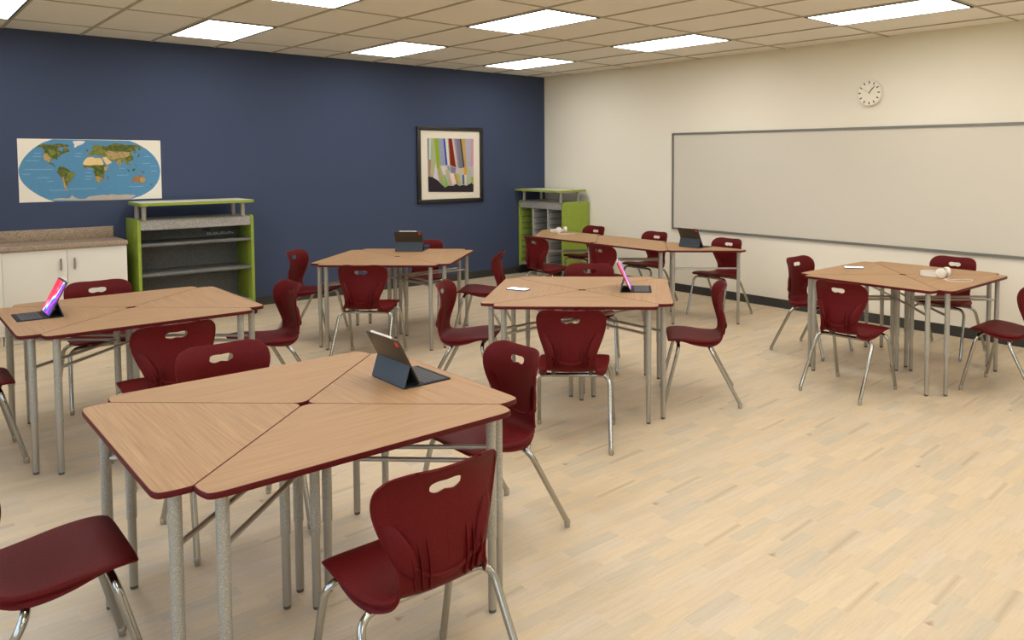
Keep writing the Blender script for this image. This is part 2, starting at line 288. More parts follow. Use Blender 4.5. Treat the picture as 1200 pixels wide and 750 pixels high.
M['insert'] = simple('satin_tube', 'aaa69d', .34, .7)
M['glide'] = simple('grey_glide', '55524c', .5)
M['wall_white'] = simple('cream_paint', 'ebe5d6', .85, 0, .2, bump=(300, .12, .0006))
M['wall_blue'] = simple('navy_paint', '424c65', .85, 0, .2, bump=(300, .12, .0006))
M['base'] = simple('charcoal_vinyl', '34332f', .6, var=.06)
def mat_tile():
    t = NT('ceiling_tile'); v = t.coord()
    f = t.noise(v, 90, 4, .7)
    c = t.ramp(f, [(.3, lin('e9e6dc')), (.7, lin('f3f0e7'))])
    t.bump(f, .3, .002)
    return t.set(c, .95, 0, .1)
M['tile'] = mat_tile()
M['tee'] = simple('ceiling_tee', 'b0a993', .6)
M['lframe'] = simple('light_trim', '2a2926', .5)
def emit(name, col, s):
    t = NT(name); t.set(lin((.8, .8, .8)), .5); t.b.inputs['Emission Color'].default_value = (*col, 1); t.b.inputs['Emission Strength'].default_value = s
    return t.m
LIGHT = 8.8
M['diffuser'] = emit('lit_diffuser', (1, .99, .965), LIGHT)
M['black'] = simple('black_frame', '1d1b19', .4)
M['mat_board'] = simple('cream_matboard', 'e4dccb', .9, 0, .1)
def mat_print(name, rough=.7, mottle=0.0, sc=60):
    t = NT(name); a = t.new('ShaderNodeVertexColor', layer_name='ink')
    c = a.outputs['Color']
    if mottle:
        f = t.noise(t.coord('Object'), sc, 5, .65)
        c = t.mix(1.0, c, t.ramp(f, [(.3, (1-mottle,)*3+(1,)), (.72, (1+mottle*.7,)*3+(1,))]), 'MULTIPLY')
    return t.set(c, rough, 0, .2)
M['art'] = mat_print('art_inks', .8, .12, 60)
M['map'] = mat_print('sea_inks', .6, .07, 40)
def mat_land():
    t = NT('land_inks'); a = t.new('ShaderNodeVertexColor', layer_name='ink'); v = t.coord('Object')
    c = t.mix(t.ramp(t.noise(v, 26, 5, .7), [(.48, (0, 0, 0, 1)), (.66, (.75, .75, .75, 1))]), a.outputs['Color'], lin('9c8550'))
    c = t.mix(t.ramp(t.noise(t.coord('Object', (1.3, 1, .8)), 34, 5, .7), [(.5, (0, 0, 0, 1)), (.68, (.7, .7, .7, 1))]), c, lin('3d4d1c'))
    return t.set(c, .6, 0, .2)
M['land'] = mat_land()
M['paper'] = simple('map_paper', 'e6e0d2', .7)
def mat_board():
    t = NT('whiteboard_enamel'); t.set(lin('d6d0c2'), .3, 0, .45); return t.m
M['board'] = mat_board()
M['alu'] = simple('grey_aluminium', '82807a', .42, .35)
M['white_lam'] = simple('white_laminate', 'dedad0', .5, 0, .35)
def mat_speckle(name, cols, sc, rough=.45, bump=.05):
    t = NT(name); v = t.coord()
    vo = t.new('ShaderNodeTexVoronoi'); vo.inputs['Scale'].default_value = sc; t.ln(v, vo.inputs['Vector'])
    s3 = t.new('ShaderNodeSeparateColor'); t.ln(vo.outputs['Color'], s3.inputs[0])
    n = len(cols); c = t.ramp(s3.outputs[0], [(i/n, lin(k)) for i, k in enumerate(cols)], 'CONSTANT')
    return t.set(c, rough, 0, .3)
M['granite'] = mat_speckle('speckled_laminate', ['9b8672', '8d7a68', 'a8947f', '7d6c5c', 'b8a692', '95826f'], 230)
M['grey_lam'] = mat_speckle('grey_mesh_laminate', ['a8a6a1', '918f8b', 'bcbab5', '82807c', 'a2a09b'], 260)
M['grey_in'] = mat_speckle('grey_shelf_laminate', ['747472', '676766', '7e7e7c', '5d5d5c'], 260)
M['green'] = simple('lime_laminate', '8fa23c', .5, 0, .35, var=.05)
M['white_top'] = simple('pale_laminate', 'd8d2c4', .45, var=.04)
M['post'] = simple('painted_post', 'a5a198', .45, .3)
M['rubber'] = simple('black_rubber', '141413', .5)
M['folio'] = simple('folio_fabric', '2b2e33', .8, 0, .2, bump=(500, .2, .0005))
M['folio_back'] = simple('folio_slate', '424b54', .7, 0, .2, bump=(500, .2, .0005))
M['keys'] = simple('key_grey', '3d3f42', .6)
M['tab_back'] = simple('tablet_aluminium', '4a443c', .38, .55)
M['tab_edge'] = simple('tablet_edge', 'aaa49b', .3, .8)
M['red_cam'] = simple('red_camera_badge', 'e02a1c', .4)
M['white_gloss'] = simple('white_plastic', 'e6e0d6', .35, 0, .4)
M['cushion'] = simple('grey_cushion', 'cfc8bc', .7)
def mat_screen():
    t = NT('tablet_screen'); tc = t.new('ShaderNodeTexCoord'); sp = t.new('ShaderNodeSeparateXYZ'); t.ln(tc.outputs['Object'], sp.inputs[0])
    # slanted bands of wallpaper colour over the screen plane (y across, z up in the screen's own frame)
    wv = t.noise(t.coord('Object', (14, 14, 14)), .8, 2)
    s = t.math('ADD', t.math('MULTIPLY', sp.outputs['Y'], 3.4), t.math('MULTIPLY', sp.outputs['Z'], -2.2))
    s = t.math('ADD', t.math('ADD', s, .68), t.math('MULTIPLY', t.math('SUBTRACT', wv, .5), 1.1))
    c = t.ramp(s, [(0, lin('ff2a4e')), (.28, lin('ff3a68')), (.38, lin('ffd6f0')), (.44, lin('ffffff')), (.5, lin('40dcff')), (.58, lin('3a50ff')), (.64, lin('3a1a9c')), (.72, lin('ff2cff')), (.84, lin('c01eea')), (1, lin('4a22b4'))])
    t.ln(c, t.b.inputs['Emission Color']); t.b.inputs['Emission Strength'].default_value = 1.25
    return t.set(lin((.02, .02, .02)), .25)
M['screen'] = mat_screen()
M['phone_screen'] = emit('phone_screen', (.88, .93, 1), 1.6)
M['phone_body'] = simple('phone_body', '39496a', .4, .3)
M['clock_rim'] = simple('cream_clock', 'e9e3d4', .45)
M['clock_face'] = simple('clock_dial', 'efe9da', .6)
M['clock_ink'] = simple('clock_ink', '4a463c', .5)
M['gold'] = simple('gold_hand', 'b99c58', .4, .4)
def mat_glass():
    t = NT('window_glass'); tr = t.new('ShaderNodeBsdfTransparent'); gl = t.new('ShaderNodeBsdfGlossy'); gl.inputs['Roughness'].default_value = .02
    mx = t.new('ShaderNodeMixShader'); mx.inputs[0].default_value = .07
    t.ln(tr.outputs[0], mx.inputs[1]); t.ln(gl.outputs[0], mx.inputs[2]); t.ln(mx.outputs[0], t.n['Material Output'].inputs['Surface'])
    return t.m
M['glass'] = mat_glass()
M['win_frame'] = simple('window_frame', 'd0ccc0', .5)

# ------------------------------------------------------------------ the setting
struct('floor', MB().box((XL-.1, YF-.1, -.08), (XW+.1, YW+.1, 0)), M['floor'])
struct('wall_back', MB().box((XL-.1, YW, 0), (XW+.1, YW+.1, H+.12)), M['wall_blue'])
struct('wall_right', MB().box((XW, YF-.1, 0), (XW+.1, YW, H+.12)), M['wall_white'])
struct('wall_front', MB().box((XL-.1, YF-.1, 0), (XW, YF, H+.12)), M['wall_white'])
# window wall with two openings
wins = [(-8.6, -5.3), (-4.7, -1.4)]; Z0, Z1 = .8, 2.55
wl = MB(); ys = [YF]+[y for w in wins for y in w]+[YW]
for a, b in zip(ys[::2], ys[1::2]): wl.box((XL-.1, a, 0), (XL, b, H+.12))
for a, b in wins: wl.box((XL-.1, a, 0), (XL, b, Z0)); wl.box((XL-.1, a, Z1), (XL, b, H+.12))
struct('wall_left', wl, M['wall_white'])
for k, (a, b) in enumerate(wins):
    m = MB()
    for y0, y1, z0, z1 in ((a, a+.05, Z0, Z1), (b-.05, b, Z0, Z1), ((a+b)/2-.025, (a+b)/2+.025, Z0, Z1), (a, b, Z0, Z0+.05), (a, b, Z1-.05, Z1)):
        m.box((XL-.075, y0, z0), (XL-.025, y1, z1))
    w = struct('window_%d' % (k+1), m, M['win_frame'])
    MB().box((XL-.053, a+.02, Z0+.02), (XL-.047, b-.02, Z1-.02)).build('window_pane', M['glass'], w)
struct('baseboard_back', MB().box((XL, YW-.008, 0), (XW, YW, .1)), M['base'])
struct('baseboard_right', MB().box((XW-.008, YF, 0), (XW, YW-.008, .1)), M['base'])
# suspended ceiling: tiles, and the exposed tee grid hanging just under them
GX, GY = .61, 1.22
cl = MB().box((XL, YF, H+.006), (XW, YW, H+.11))
ceiling = struct('ceiling', cl, M['tile'])
gr = MB(); w = .012
for i in range(-9, 6):
    x = i*GX
    if XL < x < XW: gr.box((x-w, YF, H-.001), (x+w, YW, H+.006))
for j in range(-3, 8):
    y = -j*GY
    if YF < y < YW: gr.box((XL, y-w*.8, H-.0005), (XW, y+w*.8, H+.006))
struct('ceiling_grid', gr, M['tee'], ceiling)

# ceiling lights: troffers set in the grid every third column and second row
lit = {(-6, -2): 'ceiling light panel cut off by the top left corner, above the white counter',
       (-3, -2): 'ceiling light panel above the world map, in the row nearest the blue wall',
       (-3, 0): 'ceiling light panel cut off by the top edge, above and left of the framed picture',
       (0, -2): 'ceiling light panel between the world map and the picture, near the blue wall',
       (0, 0): 'large ceiling light panel centred above the framed picture, second row from blue wall',
       (3, -2): 'smallest ceiling light panel, nearest the corner of the blue and white walls',
       (3, 0): 'ceiling light panel near the white wall, next to the corner panel',
       (3, 2): 'ceiling light panel nearest the wall clock, above the whiteboard'}
lights = []
def make_light():
    t = thing('ceiling_light', '', 'ceiling light')
    hx, hy = GX/2-.012, GY/2-.012; f = .016
    m = MB()
    for a, b in (((-hx, -hy), (hx, -hy+f)), ((-hx, hy-f), (hx, hy)), ((-hx, -hy), (-hx+f, hy)), ((hx-f, -hy), (hx, hy))):
        m.box((a[0], a[1], -.006), (b[0], b[1], .003))
    m.build('light_trim', M['lframe'], t)
    MB().box((-hx+f, -hy+f, -.003), (hx-f, hy-f, .004)).build('diffuser', M['diffuser'], t)
    return t
proto = make_light(); first = True
for i in (-6, -3, 0, 3):
    for j in (-2, 0, 2, 4, 6):
        t = proto if first else dup(proto); first = False
        t.location = ((i+.5)*GX, -(j+.5)*GY, H)
        t['label'] = lit.get((i, j), 'ceiling light panel of the rows over and behind the camera')
        t['group'] = 'troffer panels in the ceiling grid'

# ------------------------------------------------------------------ things on the walls
wm = thing('world_map', 'unframed world map poster with blue oceans on the navy wall', 'map', (-2.973, YW, 1.269))
MB().box((0, -.003, 0), (1.2, -.0005, .609)).build('paper', M['paper'], wm)
INK = dict(ocean='568bb0', green='4d5f25', lightgreen='75803f', tan='b59a6c', sand='e0c48c', brown='6d6134', ice='e2ddd2', antarctic='b9b0a2', rust='9e6f42')
lay = [1]+[2 if c in ('green', 'lightgreen', 'antarctic', 'rust') else 3 for c, _ in MAP[1:]]
for k, (c, P) in enumerate(MAP):
    if k in (4, 8, 16, 20) : lay[k] = 4
inks = [(INK[c], P) for c, P in MAP]; land = [k for k, (c, P) in enumerate(MAP) if c not in ('ocean', 'ice', 'antarctic', 'sand')]
# fine pale lines of print over the seas
for x, z, w in ((.13, .47, .05), (.115, .44, .07), (.06, .40, .10), (.05, .315, .22), (.03, .27, .06), (.14, .235, .10), (.22, .20, .05), (.46, .47, .05), (.45, .44, .05), (.53, .28, .05), (.53, .245, .06), (.53, .215, .05), (.24, .11, .16), (.40, .12, .13), (.52, .12, .1), (.80, .25, .10), (.82, .32, .05), (.90, .13, .13), (1.05, .44, .05), (1.03, .37, .07), (1.10, .34, .06), (1.11, .29, .05), (.55, .315, .1)):
    q = .0022; inks.append(('8fb4cc', [(x, z-q), (x+w, z-q), (x+w, z+q), (x, z+q)])); lay.append(1.5)
flat_polys('printed_map', inks, [M['map'], M['land']], wm, lambda u, v, d: (u, -.003-d, v), lay, .0006, land)

pf = thing('framed_picture', 'square black-framed abstract print with coloured stripes on the navy wall', 'picture', (1.735, YW, 1.603))
m = MB(); a, b, d = .515, .463, .034
for x0, x1, z0, z1 in ((-a, a, b, a), (-a, a, -a, -b), (-a, -b, -b, b), (b, a, -b, b)): m.box((x0, -d, z0), (x1, -.002, z1), .004)
m.build('frame', M['black'], pf)
MB().box((-b, -.016, -b), (b, -.003, b)).build('matboard', M['mat_board'], pf)
flat_polys('art_print', [(c, P) for c, P in ART], M['art'], pf, lambda u, v, d: (u+.015, -.017-d, v), None, .0002)

wb = thing('whiteboard', 'long grey-framed whiteboard on the cream wall', 'whiteboard', (XW, 0, 0))
y0, y1, z0, z1 = -4.43, .452, .79, 2.012; f = .026
m = MB().box((-.022, y0, z1-f), (-.001, y1, z1)).box((-.022, y0, z0), (-.001, y1, z0+f)).box((-.022, y0, z0+f), (-.001, y0+f, z1-f)).box((-.022, y1-f, z0+f), (-.001, y1, z1-f))
m.build('frame', M['alu'], wb)
MB().box((-.012, y0+f, z0+f), (-.001, y1-f, z1-f)).build('writing_surface', M['board'], wb)

ck = thing('wall_clock', 'round cream wall clock with stroke markers above the whiteboard', 'clock', (XW, -2.262, 2.355))
Rc = Matrix.Rotation(-PI/2, 4, 'Y')      # lathe axis z -> -x
MB().lathe([(0, .001), (.128, .001), (.135, .008), (.135, .036), (.131, .044), (.124, .046), (.122, .041), (0, .041)], n=48, M=Rc).build('case', M['clock_rim'], ck)
MB().lathe([(0, .0412), (.1215, .0412), (.1215, .0425), (0, .0425)], n=48, M=Rc).build('dial', M['clock_face'], ck)
m = MB()
def ck_bar(mb, ang, r0, r1, wd, d0, d1):
    t = bmesh.new(); bmesh.ops.create_cube(t, size=1)
    for v in t.verts: v.co = Vector((-(d0+d1)/2+v.co.x*(d1-d0), v.co.y*wd, (r0+r1)/2+v.co.z*(r1-r0)))
    mb.take(t, 0, Matrix.Rotation(ang, 4, 'X'))
    return mb
for k in range(12): ck_bar(m, k*PI/6, .092, .118, .012, .0426, .0436)
m.build('hour_markers', M['clock_ink'], ck)
ck_bar(MB(), math.radians(40), -.006, .062, .011, .0438, .0448).build('hour_hand', M['clock_ink'], ck)
ck_bar(MB(), math.radians(43), -.006, .092, .008, .0452, .0462).build('minute_hand', M['clock_ink'], ck)
ck_bar(MB(), math.radians(-58), -.02, .115, .004, .0466, .0472).build('second_hand', M['gold'], ck)

# ------------------------------------------------------------------ triangular desk (apex at x = 0 of the cluster, long edge at x = D)
D, TOP, THK, RA = .623, .763, .019, .045
CX = .36                                   # the thing's base point, from the apex
def make_desk():
    t = thing('triangular_desk', '', 'desk')
    def bez(a, b, c, n):
        a, b, c = Vector(a), Vector(b), Vector(c)
        return [tuple(a*(1-k/n)**2+b*2*(k/n)*(1-k/n)+c*(k/n)**2) for k in range(n+1)]
    def outline(e):
        """apex rounded; the two far corners end in a blunt curved tip"""
        d = D-e; side = poly_round([(e*1.414, 0), (d, -d), (d, d)], [RA, .01, .01], 10)[:11]
        tip = bez((d, .455-e), (d, .508-e), (.605-e*.7, .515-e*.8), 7)[:-1]+bez((.605-e*.7, .515-e*.8), (.562-e*.3, .528-e), (.525-e*.2, .525-e*1.6), 5)
        low = [(x, -y) for x, y in tip[::-1]]
        return side+low+tip if side[-1][1] < side[0][1] else side[::-1]+low+tip
    out, inn = outline(0.0), outline(.0032)
    sh = lambda P: [(x-CX, y) for x, y in P]
    MB().prism(sh(inn), TOP-THK+.002, TOP).build('tabletop', M['oak'], t)
    # moulded edge band around the top
    bm = bmesh.new(); n = len(out); A, B = sh(out), sh(inn); g = .0004
    cc = Vector((D*.6-CX, 0))
    A = [tuple(Vector(p)+(cc-Vector(p)).normalized()*g) for p in A]
    z0, z1 = TOP-THK, TOP-.0004
    R = [[bm.verts.new((p[0], p[1], z)) for p in L] for L, z in ((A, z0+.003), (A, z1-.003), ([tuple(Vector(p)+(cc-Vector(p)).normalized()*.002) for p in A], z1), (B, z1), (B, z0), ([tuple(Vector(p)+(cc-Vector(p)).normalized()*.002) for p in A], z0))]
    for a, b in zip(R, R[1:]+R[:1]):
        for k in range(n): bm.faces.new([a[k], a[(k+1) % n], b[(k+1) % n], b[k]])
    m = MB(); m.take(bm); m.build('edge_band', M['edge'], t)
    legs = [(.08, 0), (.557, -.46), (.557, .46)]
    for x, y in legs:
        l = MB().lathe([(0, .283), (.0182, .283), (.0182, TOP-THK-.006), (.034, TOP-THK-.005), (.034, TOP-THK), (0, TOP-THK)], (x-CX, y, 0), 20).build('leg', M['leg'], t)
        MB().lathe([(0, .013), (.0155, .013), (.0155, .2835), (0, .2835)], (x-CX, y, 0), 20).build('leg_insert', M['insert'], l)
        MB().lathe([(0, 0), (.0125, 0), (.014, .004), (.014, .013), (0, .013)], (x-CX, y, 0), 16).build('glide', M['glide'], l)
    for s in (-1, 1):
        a = Vector((.08-CX, 0, .574)); b = Vector((.557-CX, s*.46, .574)); d = (b-a).normalized()*.02
        MB().tube([a+d, b-d], .0088, 12).build('brace', M['insert'], t)
    return t

# ------------------------------------------------------------------ one-piece shell chair: +x is the way the sitter faces
#        a (forward), z, half width, edge curl forward, flange depth
ST = [(.231, .444, .184, .000, .004), (.229, .4525, .199, .000, .006), (.218, .460, .2085, .001, .009), (.190, .4675, .2140, .001, .014), (.14, .471, .217, .000, .021), (.07, .465, .217, .001, .032),
      (-.01, .452, .209, .004, .039), (-.075, .444, .192, .010, .041), (-.122, .446, .166, .015, .030), (-.150, .464, .148, .020, .014), (-.163, .500, .142, .028, .009), (-.167, .545, .149, .037, .009),
      (-.162, .605, .170, .047, .009), (-.155, .662, .191, .054, .009), (-.152, .715, .204, .056, .009), (-.156, .752, .203, .051, .009), (-.165, .778, .189, .040, .009), (-.173, .794, .169, .030, .005), (-.179, .804, .143, .020, .005), (-.183, .809, .108, .011, .004)]
def cr(P, t):
    n = len(P)-1; i = min(int(t), n-1); f = t-i
    p = [P[max(i-1, 0)], P[i], P[i+1], P[min(i+2, n)]]
    return [.5*((2*p[1][k])+(-p[0][k]+p[2][k])*f+(2*p[0][k]-5*p[1][k]+4*p[2][k]-p[3][k])*f*f+(-p[0][k]+3*p[1][k]-3*p[2][k]+p[3][k])*f**3) for k in range(len(p[0]))]
def shell_pt(u, v):
    """u across (-1..1, beyond = flange), v along the profile"""
    a, z, hw, c, fl = cr(ST, v); e = .02
    q0, q1 = cr(ST, max(v-e, 0)), cr(ST, min(v+e, len(ST)-1))
    tx, tz = q1[0]-q0[0], q1[1]-q0[1]; L = math.hypot(tx, tz); nx, nz = tz/L, -tx/L
    k = max(-1, min(1, u)); ex = abs(u)-1
    rd = .004
    off = c*abs(k)**2.4-rd*abs(k)**(7 if v < 8 else 12); r = min(.012 if v < 9 else .003, fl*.5); lat = k*(hw-r)
    if v > 14: z += .006*min(1, (v-14)/3)*(1-(lat/.2)**2)
    if ex > 0:                                   # flange turned back from the edge
        w = ex/.1
        if w <= .5: q = w*PI; off -= r*(1-math.cos(q)); lat += math.copysign(r*math.sin(q), u)
        else: q = w*2-1; off -= r+(fl-r)*q; lat += math.copysign(r+(.001 if v > 9.5 else -fl*.5)*q, u)
    # leaf-shaped pads pressed towards the back
    if v > 9.5 and z > .5:
        for s in (-1, 1):
            y, zz = lat-s*.131, z-.590; th = s*.38
            p, q = y*math.cos(th)-zz*math.sin(th), y*math.sin(th)+zz*math.cos(th)
            r = (p/.0235)**2+(q/.082)**2
            if r < 1: off -= .018*(1-r)**.42
    return Vector((a+nx*off, lat, z+nz*off)), Vector((nx, 0, nz))
def make_shell():
    us = [-1.1+.1*i/8 for i in range(8)]+[-1+2*i/72 for i in range(73)]+[1+.1*(i+1)/8 for i in range(8)]
    NV = 96; vs = [(len(ST)-1)*i/NV for i in range(NV+1)]
    bm = bmesh.new(); G = [[bm.verts.new(shell_pt(u, v)[0]) for u in us] for v in vs]
    for i in range(NV):
        for j in range(len(us)-1): bm.faces.new([G[i][j], G[i][j+1], G[i+1][j+1], G[i+1][j]])
    me = bpy.data.meshes.new('shell_work'); bm.normal_update()
    f = bm.faces[len(bm.faces)//6] if False else None
    bm.faces.ensure_lookup_table()
    if bm.faces[30*(len(us)-1)+44].normal.z < 0: bmesh.ops.reverse_faces(bm, faces=bm.faces[:])
    bm.to_mesh(me); bm.free()
    o = bpy.data.objects.new('shell_work', me); COL.objects.link(o)
    so = o.modifiers.new('s', 'SOLIDIFY'); so.thickness = .007; so.offset = -1
    # hand hold
    hl = []
    for k in range(48):
        t = 2*PI*k/48; c, s = math.cos(t), math.sin(t)
        x = .055*math.copysign(abs(c)**.62, c); hgt = .0165*math.copysign(abs(s)**.7, s)
        pinch = math.exp(-(x/.02)**2)
        y = hgt*(1.05-.16*pinch)-(.0035*(1-math.cos(2*PI*min(abs(x)/.055, 1)))*.5 if hgt < 0 else 0)
        hl.append((x*.97, .753+y))
    cut = MB().prism(hl, -.4, -.05, 'x').build('cut_work', M['maroon'])
    bo = o.modifiers.new('b', 'BOOLEAN'); bo.operation = 'DIFFERENCE'; bo.object = cut; bo.solver = 'EXACT'
    dg = bpy.context.evaluated_depsgraph_get(); dg.update()
    me2 = bpy.data.meshes.new_from_object(o.evaluated_get(dg)); 
    bpy.data.objects.remove(o); bpy.data.objects.remove(cut)
    me2.polygons.foreach_set('use_smooth', [True]*len(me2.polygons)); me2.set_sharp_from_angle(angle=math.radians(40))
    cn = [tuple(n.vector) for n in me2.corner_normals]
    res = []
    for back in (False, True):
        V, F, N, mp = [], [], [], {}
        for p in me2.polygons:
            if (p.center.z > .483 and p.center.x < -.08) != back: continue
            idx = []
            for li in p.loop_indices:
                vi = me2.loops[li].vertex_index
                if vi not in mp: mp[vi] = len(V); V.append(tuple(me2.vertices[vi].co))
                idx.append(mp[vi]); N.append(cn[li])
            F.append(idx)
        if back:                                  # moulded ribs and the crescent ridge on the rear face
            def add_mb(mb):
                for f in mb.bm.faces:
                    b = len(V); V.extend(tuple(v.co) for v in f.verts); F.append(list(range(b, b+len(f.verts))))
                    f.normal_update(); N.extend(tuple(v.normal) if f.smooth else tuple(f.normal) for v in f.verts)
                mb.bm.free()
            for s in (-1, 1):
                for y0, lo, hi, hgt in ((.062, 9.3, 12.4, .010), (.086, 9.3, 12.2, .011), (.108, 9.3, 11.6, .012)):
                    mb = MB(); n = 16; t = bmesh.new(); rows = []
                    for i in range(n+1):
                        v = lo+(hi-lo)*i/n; hw = cr(ST, v)[2]; lat = s*(y0*(.94+.14*(i/n)))
                        P, nn = shell_pt(lat/hw, v); P = P-nn*.0065; hh = hgt*min(1, 3*(1-i/n))+.0004
                        rows.append([t.verts.new(P+Vector((0, w, 0))-nn*k) for w, k in ((-.0016, 0), (-.0016, hh), (.0016, hh), (.0016, 0))])
                    for A, B in zip(rows, rows[1:]):
                        for k in range(3): t.faces.new([A[k], A[k+1], B[k+1], B[k]])
                    t.faces.new(rows[0]); bmesh.ops.recalc_face_normals(t, faces=t.faces[:]); mb.take(t); add_mb(mb)
            mb = MB(); path = []
            for i in range(25):
                k = -1+2*i/24; v = 9.95+1.1*abs(k)**2.2; lat = k*.112; P, nn = shell_pt(lat/cr(ST, v)[2], v); path.append(P-nn*.006)
            mb.tube(path, [.0055+.004*(1-abs(-1+2*i/24)) for i in range(25)], 8); bmesh.ops.recalc_face_normals(mb.bm, faces=mb.bm.faces[:]); mb.bm.normal_update(); add_mb(mb)
            mb = MB(); path = []
            for i in range(9):
                P, nn = shell_pt(0, 10.3+2.6*i/8); path.append(P-nn*.0068)
            mb.tube(path, .0011, 6); bmesh.ops.recalc_face_normals(mb.bm, faces=mb.bm.faces[:]); mb.bm.normal_update(); add_mb(mb)
        me = bpy.data.meshes.new('backrest' if back else 'seat'); me.from_pydata(V, [], F); me.materials.append(M['maroon'])
        me.polygons.foreach_set('use_smooth', [True]*len(me.polygons))
        me.normals_split_custom_set(N)
        res.append(me)
    bpy.data.meshes.remove(me2)
    return res
def make_chair():
    t = thing('school_chair', '', 'chair')
    for me in make_shell():
        o = bpy.data.objects.new(me.name, me); COL.objects.link(o); o.parent = t
    R = .0125
    for a0, z0, a1 in ((.158, .4165, .2575), (-.052, .4045, -.2575)):
        full = fillet([(a0, 0, z0), (a0, .222, z0), (a1, .236, .024)], .07, 10)
        cut = .15
        MB().tube([(a0, -cut, z0), (a0, cut, z0)], R, 14).build('cross_bar', M['chrome'], t)
        m = MB()
        for s in (-1, 1): m.box((a0-.016, s*.11-.012, z0+.002), (a0+.016, s*.11+.012, z0+(.036 if a0 > 0 else .034)), .002)
        m.build('seat_bracket', M['glide'], t)
        for s in (-1, 1):
            P = [Vector((a0, cut, z0))]+full[1:]
            P = [Vector((p.x, p.y*s, p.z)) for p in P]
            l = MB().tube(P, R, 14).build('leg', M['chrome'], t)
            MB().lathe([(0, 0), (.0115, 0), (.0125, .004), (.0115, .012), (.0135, .013), (.0148, .018), (.0145, .028), (.012, .036), (0, .036)], (a1, s*.236, 0), 16).build('foot_glide', M['steel'], l)
    return t

# ------------------------------------------------------------------ where they stand
R2 = math.sqrt(.5)
DESKS, CHAIRS = [], []
CD = .829                                     # chair centre from the cluster centre
clusters = [((-2.846, -3.303), 0, 'nearest'), ((-2.852, -.646), 0, 'left'), ((-.414, -2.115), 45, 'middle'), ((-.42, .531), 45, 'blue'), ((1.912, -3.346), 0, 'board')]
dl = {  # +x, +y, -x, -y of each cluster, turned by its angle
 'nearest': ['triangular desk carrying a dark-backed tablet in the cluster nearest the camera',
             'bare triangular desk on the far side of the cluster nearest the camera',
             'bare triangular desk forming the left end of the cluster nearest the camera',
             'bare triangular desk with the long red front edge, near side of the nearest cluster'],
 'left': ['bare triangular desk pointing at the green open shelf, right end of the leftmost cluster',
          'bare triangular desk on the white cupboard side of the leftmost cluster',
          'triangular desk under the tablet with the lit pink screen',
          'bare triangular desk on the near side of the leftmost cluster, behind a chair back'],
 'middle': ['bare triangular desk at the far side of the middle cluster, towards the long desk row',
            'triangular desk with a white phone on it, left end of the middle cluster',
            'bare triangular desk on the near side of the middle cluster, behind a chair back',
            'triangular desk holding the tablet seen edge-on, right end of the middle cluster'],
 'blue': ['triangular desk holding the dark-backed tablet, cluster in front of the navy wall',
          'bare triangular desk at the left end of the cluster in front of the navy wall',
          'bare triangular desk on the near side of the navy wall cluster, behind a chair',
          'bare triangular desk at the right end of the cluster in front of the navy wall'],
 'board': ['bare triangular desk nearest the whiteboard in the rightmost cluster',
           'triangular desk with a phone on it, left corner of the rightmost cluster',
           'bare triangular desk on the near left side of the rightmost cluster, chair back in front',
           'triangular desk with white headphones on it, right end of the rightmost cluster']}
cl_ = {
 'nearest': ['maroon chair facing left at the tablet end of the nearest cluster',
             'maroon chair behind the nearest cluster, its back rising above the far desk edge',
             'maroon chair cut by the lower left corner of the photo, only its seat showing',
             'largest maroon chair, back turned to us, at the near edge of the closest desks'],
 'left': ['maroon chair in profile facing left at the green shelf end of the leftmost cluster',
          'maroon chair in front of the white cupboard, its back showing over a desk',
          'maroon chair almost wholly cut off by the left edge of the photo',
          'maroon chair with its back to us at the near side of the leftmost cluster'],
 'middle': ['maroon chair at the far side of the middle cluster, only its back top showing',
            'maroon chair in profile facing right at the phone end of the middle cluster',
            'maroon chair with its back square to us at the near side of the middle cluster',
            'maroon chair in profile facing left at the right end of the middle cluster'],
 'blue': ['maroon chair against the navy wall, half hidden behind the tablet there',
          'maroon chair in profile by the navy wall, at the far left end of that cluster',
          'maroon chair with its back to us at the near side of the navy wall cluster',
          'maroon chair in profile facing left, below the framed picture, before the corner shelf unit'],
 'board': ['maroon chair between the rightmost cluster and the whiteboard wall, facing us',
           'maroon chair seen from the front at the left end of the rightmost cluster',
           'maroon chair with its back to us at the near side of the rightmost cluster',
           'maroon chair cut by the right edge of the photo, seat pointing left']}
desk0 = make_desk(); chair0 = make_chair()
used = {'d': False, 'c': False}
def place(kind, src, x, y, ang, label, group):
    o = dup(src) if used[kind] else src; used[kind] = True
    o.location = (x, y, 0); o.rotation_euler = (0, 0, ang); o['label'] = label; o['group'] = group
    return o
for (x, y), rot, nm in clusters:
    xc = x+.007 if nm == 'nearest' else x
    for k in range(4):
        a = math.radians(rot+90*k); c, s = math.cos(a), math.sin(a)
        place('d', desk0, x+c*CX, y+s*CX, a, dl[nm][k], 'triangular desks in clusters of four')
        place('c', chair0, xc+c*CD, y+s*CD, a+PI, cl_[nm][k], 'maroon chairs around the desk clusters')
# the row of five wedge desks, alternating, by the corner
sp = 1.085; xa = 1.766; ya = -.94
row_far = [('last wedge desk of the long row, nearest us, with a dark open tablet on it', 'maroon chair at the tablet end of the long desk row, against the cream wall'),
           ('middle wedge desk of the long row, long edge towards the cream wall, bare', 'maroon chair behind the middle of the long desk row, below the whiteboard corner'),
           ('wedge desk with headphones on it, end of the long row at the green cubby unit', 'maroon chair behind the desk row, in front of the green cubby panel')]
row_near = [('wedge desk of the long row with its long edge towards us, one thick leg showing', 'maroon chair on our side of the long desk row, second from the cubby unit'),
            ('wedge desk of the long row with its long edge towards us, near the cubby unit', 'maroon chair on our side of the long desk row, nearest the cubby unit')]
for k, (d_, c_) in enumerate(row_far):
    y = ya+sp*k
    place('d', desk0, xa+CX, y, 0, d_, 'wedge desks in the long row'); place('c', chair0, xa+CD, y, PI, c_, 'maroon chairs along the desk row')
